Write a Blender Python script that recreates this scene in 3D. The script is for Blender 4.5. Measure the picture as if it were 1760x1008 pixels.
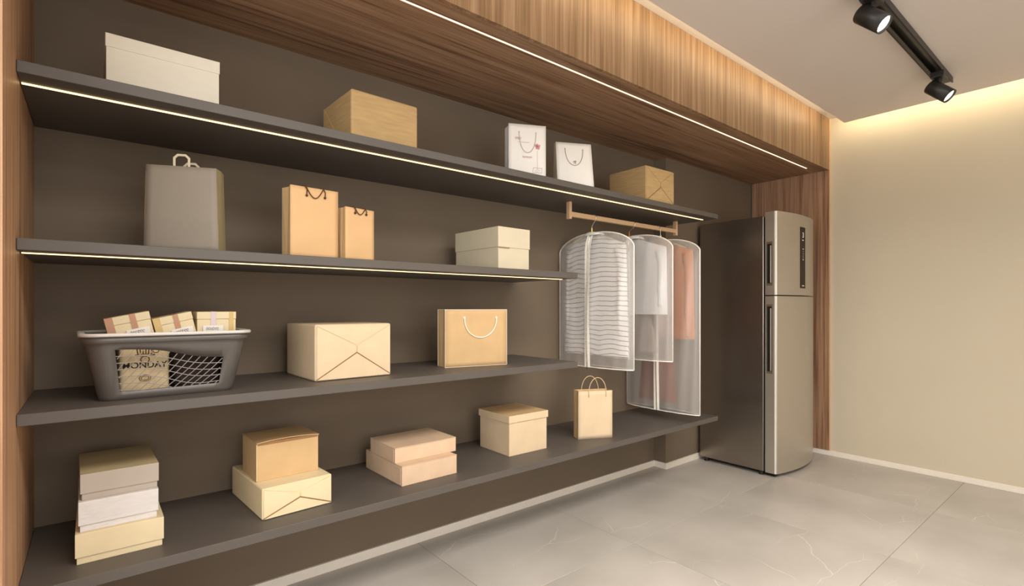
import bpy, bmesh, math, random
from mathutils import Vector, Matrix
random.seed(7)
S = bpy.context.scene
C = S.collection
for o in list(bpy.data.objects):
    bpy.data.objects.remove(o)
PI = math.pi

# ------------------------------------------------------------------ camera
TH = math.radians(39.19)
cd = bpy.data.cameras.new('camera'); cam = bpy.data.objects.new('camera', cd); C.objects.link(cam)
cd.sensor_width = 36.0; cd.sensor_fit = 'HORIZONTAL'
cd.lens = 881.6 * 36 / 1760
cd.shift_y = (529.7 - 504) / 1760
cd.clip_start = 0.05
cam.location = (0, 0, 1.2); cam.rotation_euler = (PI / 2, 0, -TH)
S.camera = cam
# ------------------------------------------------------------------ colour management
S.view_settings.view_transform = 'Standard'; S.view_settings.look = 'None'
S.view_settings.gamma = 1.0; S.view_settings.use_curve_mapping = False
S.view_settings.exposure = 0.0
# ------------------------------------------------------------------ world and lights
W = bpy.data.worlds.new('world'); S.world = W; W.use_nodes = True
W.node_tree.nodes['Background'].inputs[0].default_value = (1, .95, .88, 1)
W.node_tree.nodes['Background'].inputs[1].default_value = 0.35
WARM = (1.0, .80, .52); WARMER = (1.0, .72, .38); NEUTRAL = (1.0, .965, .91)
def area(name, loc, target, sx, sy, power, col, spread=PI):
    l = bpy.data.lights.new(name, 'AREA'); l.shape = 'RECTANGLE'; l.size = sx; l.size_y = sy
    l.energy = power; l.color = col; l.spread = spread
    o = bpy.data.objects.new(name, l); C.objects.link(o); o.location = loc
    d = Vector(target) - Vector(loc)
    q = d.to_track_quat('-Z', 'Y')
    o.rotation_euler = q.to_euler(); return o
# ceiling panel lamps of the room in front of the shelves (out of frame)
area('ceiling_panel_light', (1.6, 0.0, 2.6), (1.6, 0.25, 0), 2.8, .7, 74, NEUTRAL, 2.5)
area('ceiling_panel_light', (0.6, -1.6, 2.6), (0.6, -1.4, 0), 1.8, .9, 30, NEUTRAL)
# added fill lamps, unseen: one behind the camera, one at the left
area('fill_light', (0.6, -3.0, 1.5), (1.9, 2.2, 1.15), 2.7, 1.9, 52, (1.0, 1.0, 1.0))
area('fill_light', (-2.32, -.7, 1.5), (3.0, 1.4, 1.2), 2.4, 1.8, 70, (.98, 1.0, 1.0))
# cove strips on top of the dropped ceiling
def strip(name, a, b, up, w, power, col, n=9):
    if n > 1:                       # a run of short LED bars
        a, b = Vector(a), Vector(b)
        for k in range(n): strip(name, a.lerp(b, k / n), a.lerp(b, (k + 1) / n), up, w, power / n, col, 1)
        return
    a = Vector(a); b = Vector(b); L = (b - a).length
    l = bpy.data.lights.new(name, 'AREA'); l.shape = 'RECTANGLE'; l.size = L; l.size_y = w; l.energy = power; l.color = col
    o = bpy.data.objects.new(name, l); C.objects.link(o); o.location = (a + b) / 2
    x = (b - a).normalized(); z = -Vector(up).normalized(); y = z.cross(x).normalized(); z = x.cross(y)
    m = Matrix((x, y, z)).transposed(); o.rotation_euler = m.to_euler(); return o
strip('cove_light', (-.1, 1.44, 2.70), (4.4, 1.44, 2.70), (0, 1, -.15), .02, 7, (1, .84, .56))
strip('cove_light', (4.478, 1.5, 2.705), (4.478, -2.6, 2.705), (1, 0, -.25), .03, 9, (1, .86, .58))

# ------------------------------------------------------------------ material helpers
def lin(c): return tuple(((v / 255) / 12.92 if v / 255 <= .04045 else ((v / 255 + .055) / 1.055) ** 2.4) for v in c) + (1,)
def mat(name, col, rough=.6, metal=0, spec=.4, noise=.05, scale=20, bump=0, bscale=120, stretch=(1, 1, 1), emit=None, estr=0):
    m = bpy.data.materials.new(name); m.use_nodes = True; nt = m.node_tree; N = nt.nodes; L = nt.links
    p = N['Principled BSDF']; p.inputs['Roughness'].default_value = rough; p.inputs['Metallic'].default_value = metal
    p.inputs['Specular IOR Level'].default_value = spec
    tc = N.new('ShaderNodeTexCoord'); mp = N.new('ShaderNodeMapping'); mp.inputs['Scale'].default_value = stretch
    L.new(tc.outputs['Object'], mp.inputs[0])
    nz = N.new('ShaderNodeTexNoise'); nz.inputs['Scale'].default_value = scale; nz.inputs['Detail'].default_value = 5
    L.new(mp.outputs[0], nz.inputs['Vector'])
    rp = N.new('ShaderNodeValToRGB'); c = lin(col)
    rp.color_ramp.elements[0].position = .3; rp.color_ramp.elements[1].position = .7
    rp.color_ramp.elements[0].color = tuple(x * (1 - noise) for x in c[:3]) + (1,)
    rp.color_ramp.elements[1].color = tuple(min(1, x * (1 + noise)) for x in c[:3]) + (1,)
    L.new(nz.outputs['Fac'], rp.inputs[0]); L.new(rp.outputs[0], p.inputs['Base Color'])
    if bump:
        b = N.new('ShaderNodeBump'); b.inputs['Strength'].default_value = bump; b.inputs['Distance'].default_value = .004
        n2 = N.new('ShaderNodeTexNoise'); n2.inputs['Scale'].default_value = bscale; n2.inputs['Detail'].default_value = 6
        L.new(mp.outputs[0], n2.inputs['Vector']); L.new(n2.outputs['Fac'], b.inputs['Height']); L.new(b.outputs[0], p.inputs['Normal'])
    if emit:
        p.inputs['Emission Color'].default_value = emit + (1,); p.inputs['Emission Strength'].default_value = estr
    return m
def wood(name, axis, dark, mid, light, rough=.45, shade=1.0, off=0):
    """veneer whose grain runs along the given axis"""
    m = bpy.data.materials.new(name); m.use_nodes = True; nt = m.node_tree; N = nt.nodes; L = nt.links
    p = N['Principled BSDF']; p.inputs['Roughness'].default_value = rough; p.inputs['Specular IOR Level'].default_value = .3
    tc = N.new('ShaderNodeTexCoord')
    def tex(sc, long, detail, dist, o=0.0):
        mp = N.new('ShaderNodeMapping'); s = [sc, sc, sc]; s[axis] = long; mp.inputs['Scale'].default_value = s
        mp.inputs['Location'].default_value = (off + o, off * 1.7 + o, off * .3 + o)
        L.new(tc.outputs['Object'], mp.inputs[0])
        n = N.new('ShaderNodeTexNoise'); n.inputs['Scale'].default_value = 1; n.inputs['Detail'].default_value = detail
        n.inputs['Distortion'].default_value = dist; L.new(mp.outputs[0], n.inputs['Vector']); return n
    a = tex(9, .45, 3, .9); b = tex(55, 1.2, 6, .3, 3.1); c = tex(170, 3.0, 3, 0, 7.7)
    w = N.new('ShaderNodeMath'); w.operation = 'MULTIPLY'; w.inputs[1].default_value = 16; L.new(a.outputs['Fac'], w.inputs[0])
    sn = N.new('ShaderNodeMath'); sn.operation = 'SINE'; L.new(w.outputs[0], sn.inputs[0])
    def mul(x, k):
        q = N.new('ShaderNodeMath'); q.operation = 'MULTIPLY'; q.inputs[1].default_value = k; L.new(x, q.inputs[0]); return q.outputs[0]
    def add(x, y):
        q = N.new('ShaderNodeMath'); q.operation = 'ADD'; L.new(x, q.inputs[0]); L.new(y, q.inputs[1]); return q.outputs[0]
    v = add(add(mul(sn.outputs[0], .05), mul(b.outputs['Fac'], .75)), add(mul(c.outputs['Fac'], .35), mul(a.outputs['Fac'], .35 if not name.endswith('fascia') else .2)))
    rp = N.new('ShaderNodeValToRGB'); e = rp.color_ramp.elements
    e[0].position = .56; e[0].color = lin(dark); e[1].position = .88; e[1].color = lin(light)
    k = e.new(.70); k.color = lin(mid)
    L.new(v, rp.inputs[0]); L.new(rp.outputs[0], p.inputs['Base Color'])
    bp = N.new('ShaderNodeBump'); bp.inputs['Strength'].default_value = .12; bp.inputs['Distance'].default_value = .002
    L.new(v, bp.inputs['Height']); L.new(bp.outputs[0], p.inputs['Normal'])
    return m
def emis(name, col, s):
    m = bpy.data.materials.new(name); m.use_nodes = True; N = m.node_tree.nodes; N.clear()
    e = N.new('ShaderNodeEmission'); e.inputs[0].default_value = col + (1,); e.inputs[1].default_value = s
    o = N.new('ShaderNodeOutputMaterial'); m.node_tree.links.new(e.outputs[0], o.inputs[0]); return m

M = {}
M['taupe'] = mat('taupe_paint', (116, 101, 84), .7, noise=.04, scale=3)
M['shelf'] = mat('shelf_laminate', (88, 81, 75), .5, noise=.04, scale=6, spec=.45)
M['cream'] = mat('cream_paint', (205, 193, 170), .8, noise=.02, scale=2)
M['white_wall'] = mat('white_paint', (216, 208, 198), .85, noise=.02, scale=2, bump=.1, bscale=200)
M['ceil'] = mat('ceiling_paint', (228, 218, 210), .85, noise=.01, scale=2)
M['base'] = mat('baseboard_white', (236, 226, 212), .5, noise=.02)
M['wood_v'] = wood('walnut_veneer_vertical', 2, (142, 102, 74), (178, 136, 102), (202, 162, 128))
M['wood_f'] = wood('walnut_veneer_fascia', 2, (130, 99, 70), (154, 121, 90), (176, 146, 114), off=5)
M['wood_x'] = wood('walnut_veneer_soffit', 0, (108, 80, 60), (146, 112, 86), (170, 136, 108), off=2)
M['led'] = emis('led_diffuser', (1, .70, .32), 3.0)
M['led_top'] = emis('led_diffuser_soffit', (1, .78, .48), 3.8)
M['black'] = mat('black_metal', (40, 36, 34), .4, noise=.05, spec=.5)
M['dark'] = mat('dark_gap', (12, 11, 10), .6)
M['steel'] = mat('brushed_steel', (196, 188, 176), .36, metal=.8, noise=.03, scale=8, stretch=(1, 1, 60), bump=.02, bscale=30)
M['steel_side'] = mat('steel_side_panel', (158, 150, 140), .26, metal=.95, noise=.03, scale=5)
M['chrome'] = mat('bright_edge', (250, 242, 230), .35, metal=.2, noise=.01)
M['handle'] = mat('handle_plate', (128, 116, 100), .4, metal=.6)
M['panelblk'] = mat('display_glass', (50, 40, 30), .5, spec=.2)
M['ink_w'] = mat('white_print', (240, 232, 220), .6)
M['rail'] = mat('champagne_rail', (226, 190, 150), .38, metal=.25, noise=.02)
M['brass'] = mat('brass_ferrule', (214, 190, 110), .35, metal=.7)
M['hook'] = mat('chrome_hook', (215, 205, 190), .25, metal=.9)
M['kraft'] = mat('kraft_card', (202, 168, 122), .75, noise=.05, scale=14, bump=.06, bscale=160)
M['kraft_l'] = mat('kraft_card_light', (216, 192, 158), .72, noise=.04, scale=14, bump=.05, bscale=160)
M['kraft_d'] = mat('kraft_card_ribbed', (188, 156, 108), .75, noise=.10, scale=10, stretch=(1, 1, 9), bump=.12, bscale=90)
M['kraft_p'] = mat('kraft_card_pinkish', (212, 182, 152), .7, noise=.05, scale=14, bump=.05, bscale=120)
M['kraft_bag'] = mat('kraft_paper_orange', (214, 174, 126), .8, noise=.03, scale=10, bump=.05, bscale=200)
M['kraft_in_shade'] = mat('kraft_inside_and_shade', (150, 112, 72), .8)
M['cream_card'] = mat('cream_card', (206, 194, 168), .65, noise=.03, scale=12)
M['cream_wrap'] = mat('cream_wrapping_paper', (228, 208, 168), .65, noise=.03, scale=12, bump=.05, bscale=60)
M['pale_card'] = mat('pale_grey_cream_card', (214, 202, 178), .65, noise=.03, scale=12)
M['white_card'] = mat('white_card', (226, 218, 200), .6, noise=.02)
M['silver_card'] = mat('silver_white_card', (214, 208, 204), .5, noise=.05, scale=20, stretch=(1, 1, 5), bump=.15, bscale=40)
M['grey_card'] = mat('grey_card', (176, 164, 152), .6, noise=.02)
M['olive_card'] = mat('olive_beige_card', (190, 172, 134), .6, noise=.03)
M['yellow_card'] = mat('yellow_cream_card', (224, 206, 168), .65, noise=.03)
M['grey_paper'] = mat('grey_paper', (142, 132, 119), .75, noise=.05, scale=5, bump=.5, bscale=18)
M['olive_paper'] = mat('olive_paper', (150, 136, 100), .8, noise=.04)
M['white_paper'] = mat('white_paper', (232, 226, 218), .55, noise=.01)
M['trim_white'] = mat('white_trim', (246, 238, 224), .6, noise=.01)
M['cord_brown'] = mat('brown_cord', (82, 44, 22), .8)
M['cord_grey'] = mat('grey_cord', (150, 138, 120), .8)
M['cord_kraft'] = mat('kraft_twine', (214, 182, 140), .8)
M['plastic'] = mat('grey_plastic', (92, 86, 81), .34, noise=.03, spec=.5)
M['rim'] = mat('light_grey_plastic', (206, 198, 192), .35, noise=.02, spec=.5)
M['lattice'] = mat('lattice_plastic', (164, 154, 150), .35, noise=.02, spec=.5)
M['mesh_dark'] = mat('dark_knit', (48, 38, 34), .9, noise=.5, scale=90, bump=.6, bscale=200)
M['sack'] = mat('printed_sack', (212, 190, 148), .8, noise=.14, scale=30)
M['ribbon'] = mat('brown_ribbon', (186, 140, 112), .6)
M['ribbon_l'] = mat('lilac_ribbon', (214, 196, 196), .6)
M['ribbon_y'] = mat('ochre_ribbon', (208, 178, 118), .6)
M['ink'] = mat('dark_ink', (34, 26, 18), .7)
M['ink_b'] = mat('brown_ink', (112, 74, 36), .7)
M['red'] = mat('rose_red', (196, 60, 84), .7, noise=.2, scale=300)
M['pinkink'] = mat('faded_red_ink', (206, 150, 150), .7)
M['greyink'] = mat('pale_grey_ink', (176, 170, 168), .7)
M['piping'] = mat('white_piping', (252, 244, 232), .5)
M['wood_h'] = mat('orange_hanger_wood', (176, 96, 48), .5)
M['wood_p'] = mat('pale_hanger_wood', (220, 205, 165), .5)
M['rust'] = mat('rust_cloth', (205, 138, 92), .9, noise=.06, bump=.2, bscale=80)
M['brown'] = mat('brown_cloth', (150, 92, 66), .9, noise=.08, bump=.2, bscale=80)
M['whitecloth'] = mat('white_cloth', (228, 224, 222), .9, noise=.02, bump=.1)
M['greycloth'] = mat('grey_cloth', (170, 158, 150), .9, noise=.03, bump=.1)

def striped():
    m = mat('striped_cloth', (236, 231, 228), .85); nt = m.node_tree; N = nt.nodes; L = nt.links; p = N['Principled BSDF']
    tc = N.new('ShaderNodeTexCoord'); sp = N.new('ShaderNodeSeparateXYZ'); L.new(tc.outputs['Object'], sp.inputs[0])
    nz = N.new('ShaderNodeTexNoise'); nz.inputs['Scale'].default_value = 9; nz.inputs['Detail'].default_value = 1
    mp = N.new('ShaderNodeMapping'); mp.inputs['Scale'].default_value = (1, 1, .25); L.new(tc.outputs['Object'], mp.inputs[0]); L.new(mp.outputs[0], nz.inputs['Vector'])
    a = N.new('ShaderNodeMath'); a.operation = 'MULTIPLY_ADD'; a.inputs[1].default_value = .05; L.new(nz.outputs['Fac'], a.inputs[0]); L.new(sp.outputs['Z'], a.inputs[2])
    k = N.new('ShaderNodeMath'); k.operation = 'MULTIPLY'; k.inputs[1].default_value = 36; L.new(a.outputs[0], k.inputs[0])
    f = N.new('ShaderNodeMath'); f.operation = 'FRACT'; L.new(k.outputs[0], f.inputs[0])
    r = N.new('ShaderNodeValToRGB'); e = r.color_ramp.elements; e[0].position = .10; e[0].color = lin((80, 76, 78)); e[1].position = .17; e[1].color = lin((240, 236, 232))
    L.new(f.outputs[0], r.inputs[0]); L.new(r.outputs[0], p.inputs['Base Color']); return m
M['striped'] = striped()
def film():
    m = bpy.data.materials.new('frosted_film'); m.use_nodes = True; nt = m.node_tree; N = nt.nodes; L = nt.links; N.clear()
    o = N.new('ShaderNodeOutputMaterial'); mx = N.new('ShaderNodeMixShader'); tr = N.new('ShaderNodeBsdfTransparent')
    tr.inputs[0].default_value = (.98, .98, .98, 1)
    p = N.new('ShaderNodeBsdfDiffuse'); p.inputs[0].default_value = lin((244, 240, 236))
    tl = N.new('ShaderNodeBsdfTranslucent'); tl.inputs[0].default_value = lin((244, 240, 236)); mt = N.new('ShaderNodeMixShader'); mt.inputs[0].default_value = .35
    L.new(p.outputs[0], mt.inputs[1]); L.new(tl.outputs[0], mt.inputs[2])
    lw = N.new('ShaderNodeLayerWeight'); lw.inputs[0].default_value = .3
    mr = N.new('ShaderNodeMapRange'); mr.inputs[3].default_value = .27; mr.inputs[4].default_value = .42; L.new(lw.outputs['Facing'], mr.inputs[0])
    L.new(mr.outputs[0], mx.inputs[0]); L.new(tr.outputs[0], mx.inputs[1]); L.new(mt.outputs[0], mx.inputs[2])
    gl = N.new('ShaderNodeBsdfGlossy'); gl.inputs['Roughness'].default_value = .30
    gm = N.new('ShaderNodeMixShader'); fr = N.new('ShaderNodeMapRange'); fr.inputs[3].default_value = .06; fr.inputs[4].default_value = .22; L.new(lw.outputs['Fresnel'], fr.inputs[0])
    L.new(fr.outputs[0], gm.inputs[0]); L.new(mx.outputs[0], gm.inputs[1]); L.new(gl.outputs[0], gm.inputs[2]); L.new(gm.outputs[0], o.inputs[0])
    return m
M['film'] = film()
def stone():
    m = bpy.data.materials.new('grey_marble_tile'); m.use_nodes = True; nt = m.node_tree; N = nt.nodes; L = nt.links
    p = N['Principled BSDF']; p.inputs['Roughness'].default_value = .38; p.inputs['Specular IOR Level'].default_value = .4
    tc = N.new('ShaderNodeTexCoord'); oi = N.new('ShaderNodeObjectInfo')
    ad = N.new('ShaderNodeVectorMath'); ad.operation = 'MULTIPLY_ADD'; ad.inputs[1].default_value = (13.1, 7.7, 3.3)
    cb = N.new('ShaderNodeCombineXYZ'); [L.new(oi.outputs['Random'], cb.inputs[i]) for i in range(3)]
    L.new(cb.outputs[0], ad.inputs[0]); L.new(tc.outputs['Object'], ad.inputs[2])
    n1 = N.new('ShaderNodeTexNoise'); n1.inputs['Scale'].default_value = 2.2; n1.inputs['Detail'].default_value = 6; L.new(ad.outputs[0], n1.inputs['Vector'])
    r1 = N.new('ShaderNodeValToRGB'); e = r1.color_ramp.elements; e[0].position = .3; e[0].color = lin((172, 165, 156)); e[1].position = .72; e[1].color = lin((192, 185, 176)); L.new(n1.outputs['Fac'], r1.inputs[0])
    nd = N.new('ShaderNodeTexNoise'); nd.inputs['Scale'].default_value = 5; nd.inputs['Detail'].default_value = 3; L.new(ad.outputs[0], nd.inputs['Vector'])
    dv = N.new('ShaderNodeVectorMath'); dv.operation = 'MULTIPLY_ADD'; dv.inputs[1].default_value = (.12, .12, .12); L.new(nd.outputs['Color'], dv.inputs[0]); L.new(ad.outputs[0], dv.inputs[2])
    mp = N.new('ShaderNodeMapping'); mp.inputs['Rotation'].default_value = (0, 0, -.35); mp.inputs['Scale'].default_value = (.8, 2.2, 1); L.new(dv.outputs[0], mp.inputs[0])
    ab = N.new('ShaderNodeTexVoronoi'); ab.feature = 'DISTANCE_TO_EDGE'; ab.voronoi_dimensions = '2D'; ab.inputs['Scale'].default_value = 1.6; L.new(mp.outputs[0], ab.inputs['Vector'])
    r2 = N.new('ShaderNodeValToRGB'); e = r2.color_ramp.elements; e[0].position = 0; e[0].color = (1, 1, 1, 1); e[1].position = .006; e[1].color = (0, 0, 0, 1); L.new(ab.outputs[0], r2.inputs[0])
    n3 = N.new('ShaderNodeTexNoise'); n3.inputs['Scale'].default_value = 3; L.new(ad.outputs[0], n3.inputs['Vector'])
    r3 = N.new('ShaderNodeValToRGB'); e = r3.color_ramp.elements; e[0].position = .48; e[0].color = (0, 0, 0, 1); e[1].position = .62; e[1].color = (.5, .5, .5, 1); L.new(n3.outputs['Fac'], r3.inputs[0])
    ml = N.new('ShaderNodeMath'); ml.operation = 'MULTIPLY'; L.new(r2.outputs[0], ml.inputs[0]); L.new(r3.outputs[0], ml.inputs[1])
    mx = N.new('ShaderNodeMixRGB'); mx.inputs[2].default_value = lin((240, 234, 224)); L.new(ml.outputs[0], mx.inputs[0]); L.new(r1.outputs[0], mx.inputs[1])
    L.new(mx.outputs[0], p.inputs['Base Color']); return m
M['stone'] = stone()

# ------------------------------------------------------------------ mesh helpers
def bm_box(bm, x0, x1, y0, y1, z0, z1, bev=0, seg=2):
    vs = [bm.verts.new((x, y, z)) for x in (x0, x1) for y in (y0, y1) for z in (z0, z1)]
    F = [(0, 1, 3, 2), (4, 6, 7, 5), (0, 4, 5, 1), (2, 3, 7, 6), (0, 2, 6, 4), (1, 5, 7, 3)]
    fs = [bm.faces.new([vs[i] for i in f]) for f in F]
    if bev:
        es = list({e for f in fs for e in f.edges})
        bmesh.ops.bevel(bm, geom=es, offset=bev, segments=seg, affect='EDGES', profile=.5)
    return fs
def bm_poly(bm, pts, z0, z1):
    a = [bm.verts.new((x, y, z0)) for x, y in pts]; b = [bm.verts.new((x, y, z1)) for x, y in pts]; n = len(pts)
    bm.faces.new(a); bm.faces.new(b[::-1])
    for i in range(n): bm.faces.new([a[i], a[(i + 1) % n], b[(i + 1) % n], b[i]])
def bm_tube(bm, pts, r, n=8, closed=False, rr=None):
    pts = [Vector(p) for p in pts]; rings = []; N = len(pts); prev = None
    for i, p in enumerate(pts):
        if closed: t = pts[(i + 1) % N] - pts[i - 1]
        else: t = pts[min(i + 1, N - 1)] - pts[max(i - 1, 0)]
        t = t.normalized()
        if prev is None:
            u = t.cross(Vector((0, 0, 1)));
            if u.length < .1: u = t.cross(Vector((1, 0, 0)))
        else: u = prev - t * prev.dot(t)
        u.normalize(); prev = u; v = t.cross(u)
        q = rr[i] if rr else r
        rings.append([bm.verts.new(p + (u * math.cos(2 * PI * k / n) + v * math.sin(2 * PI * k / n)) * q) for k in range(n)])
    for i in range(N if closed else N - 1):
        a = rings[i]; b = rings[(i + 1) % N]
        for k in range(n): bm.faces.new([a[k], a[(k + 1) % n], b[(k + 1) % n], b[k]])
    if not closed: bm.faces.new(rings[0][::-1]); bm.faces.new(rings[-1])
def obj(name, bm, m, parent=None, smooth=False, loc=None, rot=None):
    bmesh.ops.recalc_face_normals(bm, faces=bm.faces[:])
    me = bpy.data.meshes.new(name); bm.to_mesh(me); bm.free()
    ms = m if isinstance(m, (list, tuple)) else [m]
    for k in ms: me.materials.append(k)
    if smooth:
        for p in me.polygons: p.use_smooth = True
    o = bpy.data.objects.new(name, me); C.objects.link(o)
    if parent: o.parent = parent
    if loc: o.location = loc
    if rot: o.rotation_euler = rot
    return o
def BM(): return bmesh.new()
def thing(name, label, cat, loc=(0, 0, 0), rotz=0, group=None):
    o = bpy.data.objects.new(name, None); C.objects.link(o); o.empty_display_size = .1
    o.location = loc; o.rotation_euler = (0, 0, math.radians(rotz)); o['label'] = label; o['category'] = cat
    if group: o['group'] = group
    return o
def struct(name, bm, m, parent=None):
    o = obj(name, bm, m, parent)
    if not parent: o['kind'] = 'structure'
    return o
def text(name, s, size, m, parent, loc, rot, depth=.0006, sx=1):
    cu = bpy.data.curves.new(name, 'FONT'); cu.body = s; cu.size = size; cu.align_x = 'CENTER'; cu.align_y = 'CENTER'; cu.extrude = depth; cu.offset = size * .012
    t = bpy.data.objects.new(name + '_tmp', cu); C.objects.link(t)
    bpy.context.view_layer.update()
    me = bpy.data.meshes.new_from_object(t.evaluated_get(bpy.context.evaluated_depsgraph_get()))
    bpy.data.objects.remove(t); me.materials.clear(); me.materials.append(m)
    o = bpy.data.objects.new(name, me); C.objects.link(o); o.parent = parent; o.location = loc; o.rotation_euler = rot; o.scale = (sx, 1, 1)
    return o

# ================================================================== SETTING
XL, XR, YB, YS, XS = -.155, 4.645, 2.343, 2.239, 3.303      # left panel face, right wall, back wall, stepped wall, step
ZC, ZU = 2.629, 2.737                                        # dropped ceiling, upper ceiling
b = BM(); bm_poly(b, [(-2.4, YB), (XS, YB), (XS, YS), (XR + .12, YS), (XR + .12, YB + .15), (-2.4, YB + .15)], 0, ZU + .1); struct('wall_back', b, M['taupe'])
b = BM(); bm_box(b, XR, XR + .12, -3.1, YS, 0, ZU + .1); struct('wall_right', b, M['cream'])
b = BM(); bm_box(b, -2.5, XL - .02, 1.578, YB, 0, ZU + .1); struct('wall_left', b, M['white_wall'])
b = BM()
for q in [(-3.1, -1.95, 0, ZU + .1), (.55, 1.6, 0, ZU + .1), (-1.95, .55, 0, .55), (-1.95, .55, 2.45, ZU + .1)]:
    bm_box(b, -2.5, -2.4, q[0], q[1], q[2], q[3])
struct('wall_side', b, M['white_wall'])
b = BM()
for q in [(-1.95, -1.9, .55, 2.45), (.5, .55, .55, 2.45), (-1.95, .55, .55, .6), (-1.95, .55, 2.4, 2.45), (-.72, -.68, .55, 2.45)]:
    bm_box(b, -2.48, -2.42, q[0], q[1], q[2], q[3])
struct('added_window_2', b, M['base'])  # made-up frame around the left fill lamp, out of view
b = BM()
for bx in [(-2.5, -.8, 0, ZU + .1), (2.0, XR + .12, 0, ZU + .1), (-.8, 2.0, 0, .5), (-.8, 2.0, 2.45, ZU + .1)]:
    bm_box(b, bx[0], bx[1], -3.2, -3.1, bx[2], bx[3])
struct('wall_front', b, M['white_wall'])
b = BM()
for q in [(-.8, -.75, .5, 2.45), (1.95, 2.0, .5, 2.45), (-.8, 2, .5, .55), (-.8, 2, 2.4, 2.45), (.58, .62, .5, 2.45)]:
    bm_box(b, q[0], q[1], -3.18, -3.12, q[2], q[3])
struct('added_window_1', b, M['base'])  # made-up frame around the fill lamp behind the camera
# floor: grout slab and separate tiles
b = BM(); bm_box(b, -2.5, XR + .12, -3.2, YB, -.06, -.0015); floor = struct('floor', b, mat('grout', (128, 118, 104), .8))
TX, TY, PX, PY = 1.282, .768, .8475, .864
b = BM(); bm_box(b, 0, PX - .0024, 0, PY - .0024, -.012, 0, .0008, 1)
bmesh.ops.recalc_face_normals(b, faces=b.faces[:]); tile = bpy.data.meshes.new('floor_tile'); b.to_mesh(tile); b.free(); tile.materials.append(M['stone'])
cut = {}
for i in range(-5, 5):
    for j in range(-5, 2):
        x0 = TX + i * PX + .0012; y0 = TY + j * PY + .0012
        x1 = min(x0 + PX - .0024, XR); y1 = min(y0 + PY - .0024, YB)
        if x0 < -2.4 - PX or y0 < -3.2: continue
        if x1 - x0 < .02 or y1 - y0 < .02: continue
        if abs(x1 - x0 - PX + .0024) < 1e-5 and abs(y1 - y0 - PY + .0024) < 1e-5: me = tile
        else:
            bb = BM(); bm_box(bb, 0, x1 - x0, 0, y1 - y0, -.012, 0, .0008, 1); bmesh.ops.recalc_face_normals(bb, faces=bb.faces[:])
            me = bpy.data.meshes.new('floor_tile'); bb.to_mesh(me); bb.free(); me.materials.append(M['stone'])
        o = bpy.data.objects.new('floor_tile', me); C.objects.link(o); o.parent = floor; o.location = (x0, y0, 0)
# ceilings
b = BM(); bm_box(b, -2.5, XR - .158, -3.1, 1.446, ZC, ZC + .014); struct('ceiling', b, M['ceil'])
b = BM(); bm_box(b, -2.5, XR, -3.1, 1.6, ZU, ZU + .05); struct('ceiling', b, M['ceil'])
# baseboards
b = BM(); bm_poly(b, [(XL, YB), (XL, YB - .011), (XS - .011, YB - .011), (XS - .011, YS - .011), (4.624, YS - .011), (4.624, YS), (XS, YS), (XS, YB)], 0, .044); struct('baseboard_back', b, M['base'])
b = BM(); bm_box(b, XR - .013, XR, -3.1, YS - .011, 0, .041, .002, 1); struct('baseboard_right', b, M['base'])

# ================================================================== BUILT-IN JOINERY
t = thing('side_panel', 'tall walnut side panel closing the left end of the shelves', 'panel', (XL, 1.6, 0))
b = BM(); bm_box(b, -.018, 0, -.024, YB - 1.6, 0, 2.319); obj('board', b, M['wood_v'], t)
t = thing('side_panel', 'walnut panel on the right wall behind the refrigerator', 'panel', (XR, 1.6, 0))
b = BM(); bm_box(b, -.02, -.001, 0, YS - 1.6 - .012, .044, 2.32); obj('board', b, wood('walnut_veneer_right', 2, (124, 90, 68), (156, 118, 90), (178, 140, 112), off=9), t)
b = BM(); bm_box(b, -.021, -.001, -.003, 0, .044, 2.735); o = obj('edge_strip', b, mat('veneer_edge', (216, 176, 134), .5), t)
t = thing('bulkhead', 'long walnut bulkhead running above the shelves to the right wall', 'bulkhead', (XL, 1.6, 2.32))
b = BM(); bm_box(b, 0, XR - XL - .022, 0, .02, 0, ZU - 2.32 - .001); obj('fascia', b, M['wood_f'], t)
b = BM(); bm_box(b, 0, XR - XL - .022, .02, .092, 0, .018); bm_box(b, 0, XR - XL - .022, .104, YS - 1.6, 0, .018); bm_box(b, 0, XS - XL, YS - 1.6, YB - 1.6, 0, .018); obj('soffit', b, M['wood_x'], t)
b = BM(); bm_box(b, 0.0, 4.44 - XL, .093, .103, .002, .012); obj('led_strip', b, M['led_top'], t)
b = BM(); bm_box(b, 4.442 - XL, XR - XL - .022, .092, .104, 0, .018); obj('soffit_end', b, M['wood_x'], t)

YF = 1.823
def shelf(z, x1, label, led, led_x1=None):
    t = thing('wall_shelf', label, 'shelf', (XL, YF, z), group='dark laminate wall shelves')
    b = BM(); T = .031
    if x1 > XS:
        bm_poly(b, [(0, 0), (x1 - XL, 0), (x1 - XL, YS - YF), (XS - XL, YS - YF), (XS - XL, YB - YF), (0, YB - YF)], -T, 0)
    else: bm_box(b, .001, x1 - XL, 0, YB - YF, -T, 0, .0012, 1)
    obj('shelf_board', b, M['shelf'], t)
    if led:
        b = BM(); bm_box(b, .004, led_x1 - XL, .0805, .0895, -T - .0025, -T + .0005); obj('led_strip', b, M['led'], t)
    return t
ZS = {1: 1.839, 2: 1.381, 3: .925, 4: .463}
shelf(1.839, 3.298, 'topmost dark shelf, long board lit by a strip under it', True, 3.249)
shelf(1.381, 1.921, 'shorter dark shelf second from the top, above the laundry basket', True, 1.89)
shelf(.925, 1.921, 'dark shelf third from the top, carrying the laundry basket', True, 1.89)
shelf(.463, 3.298, 'lowest dark shelf above the white baseboard', False)

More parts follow.
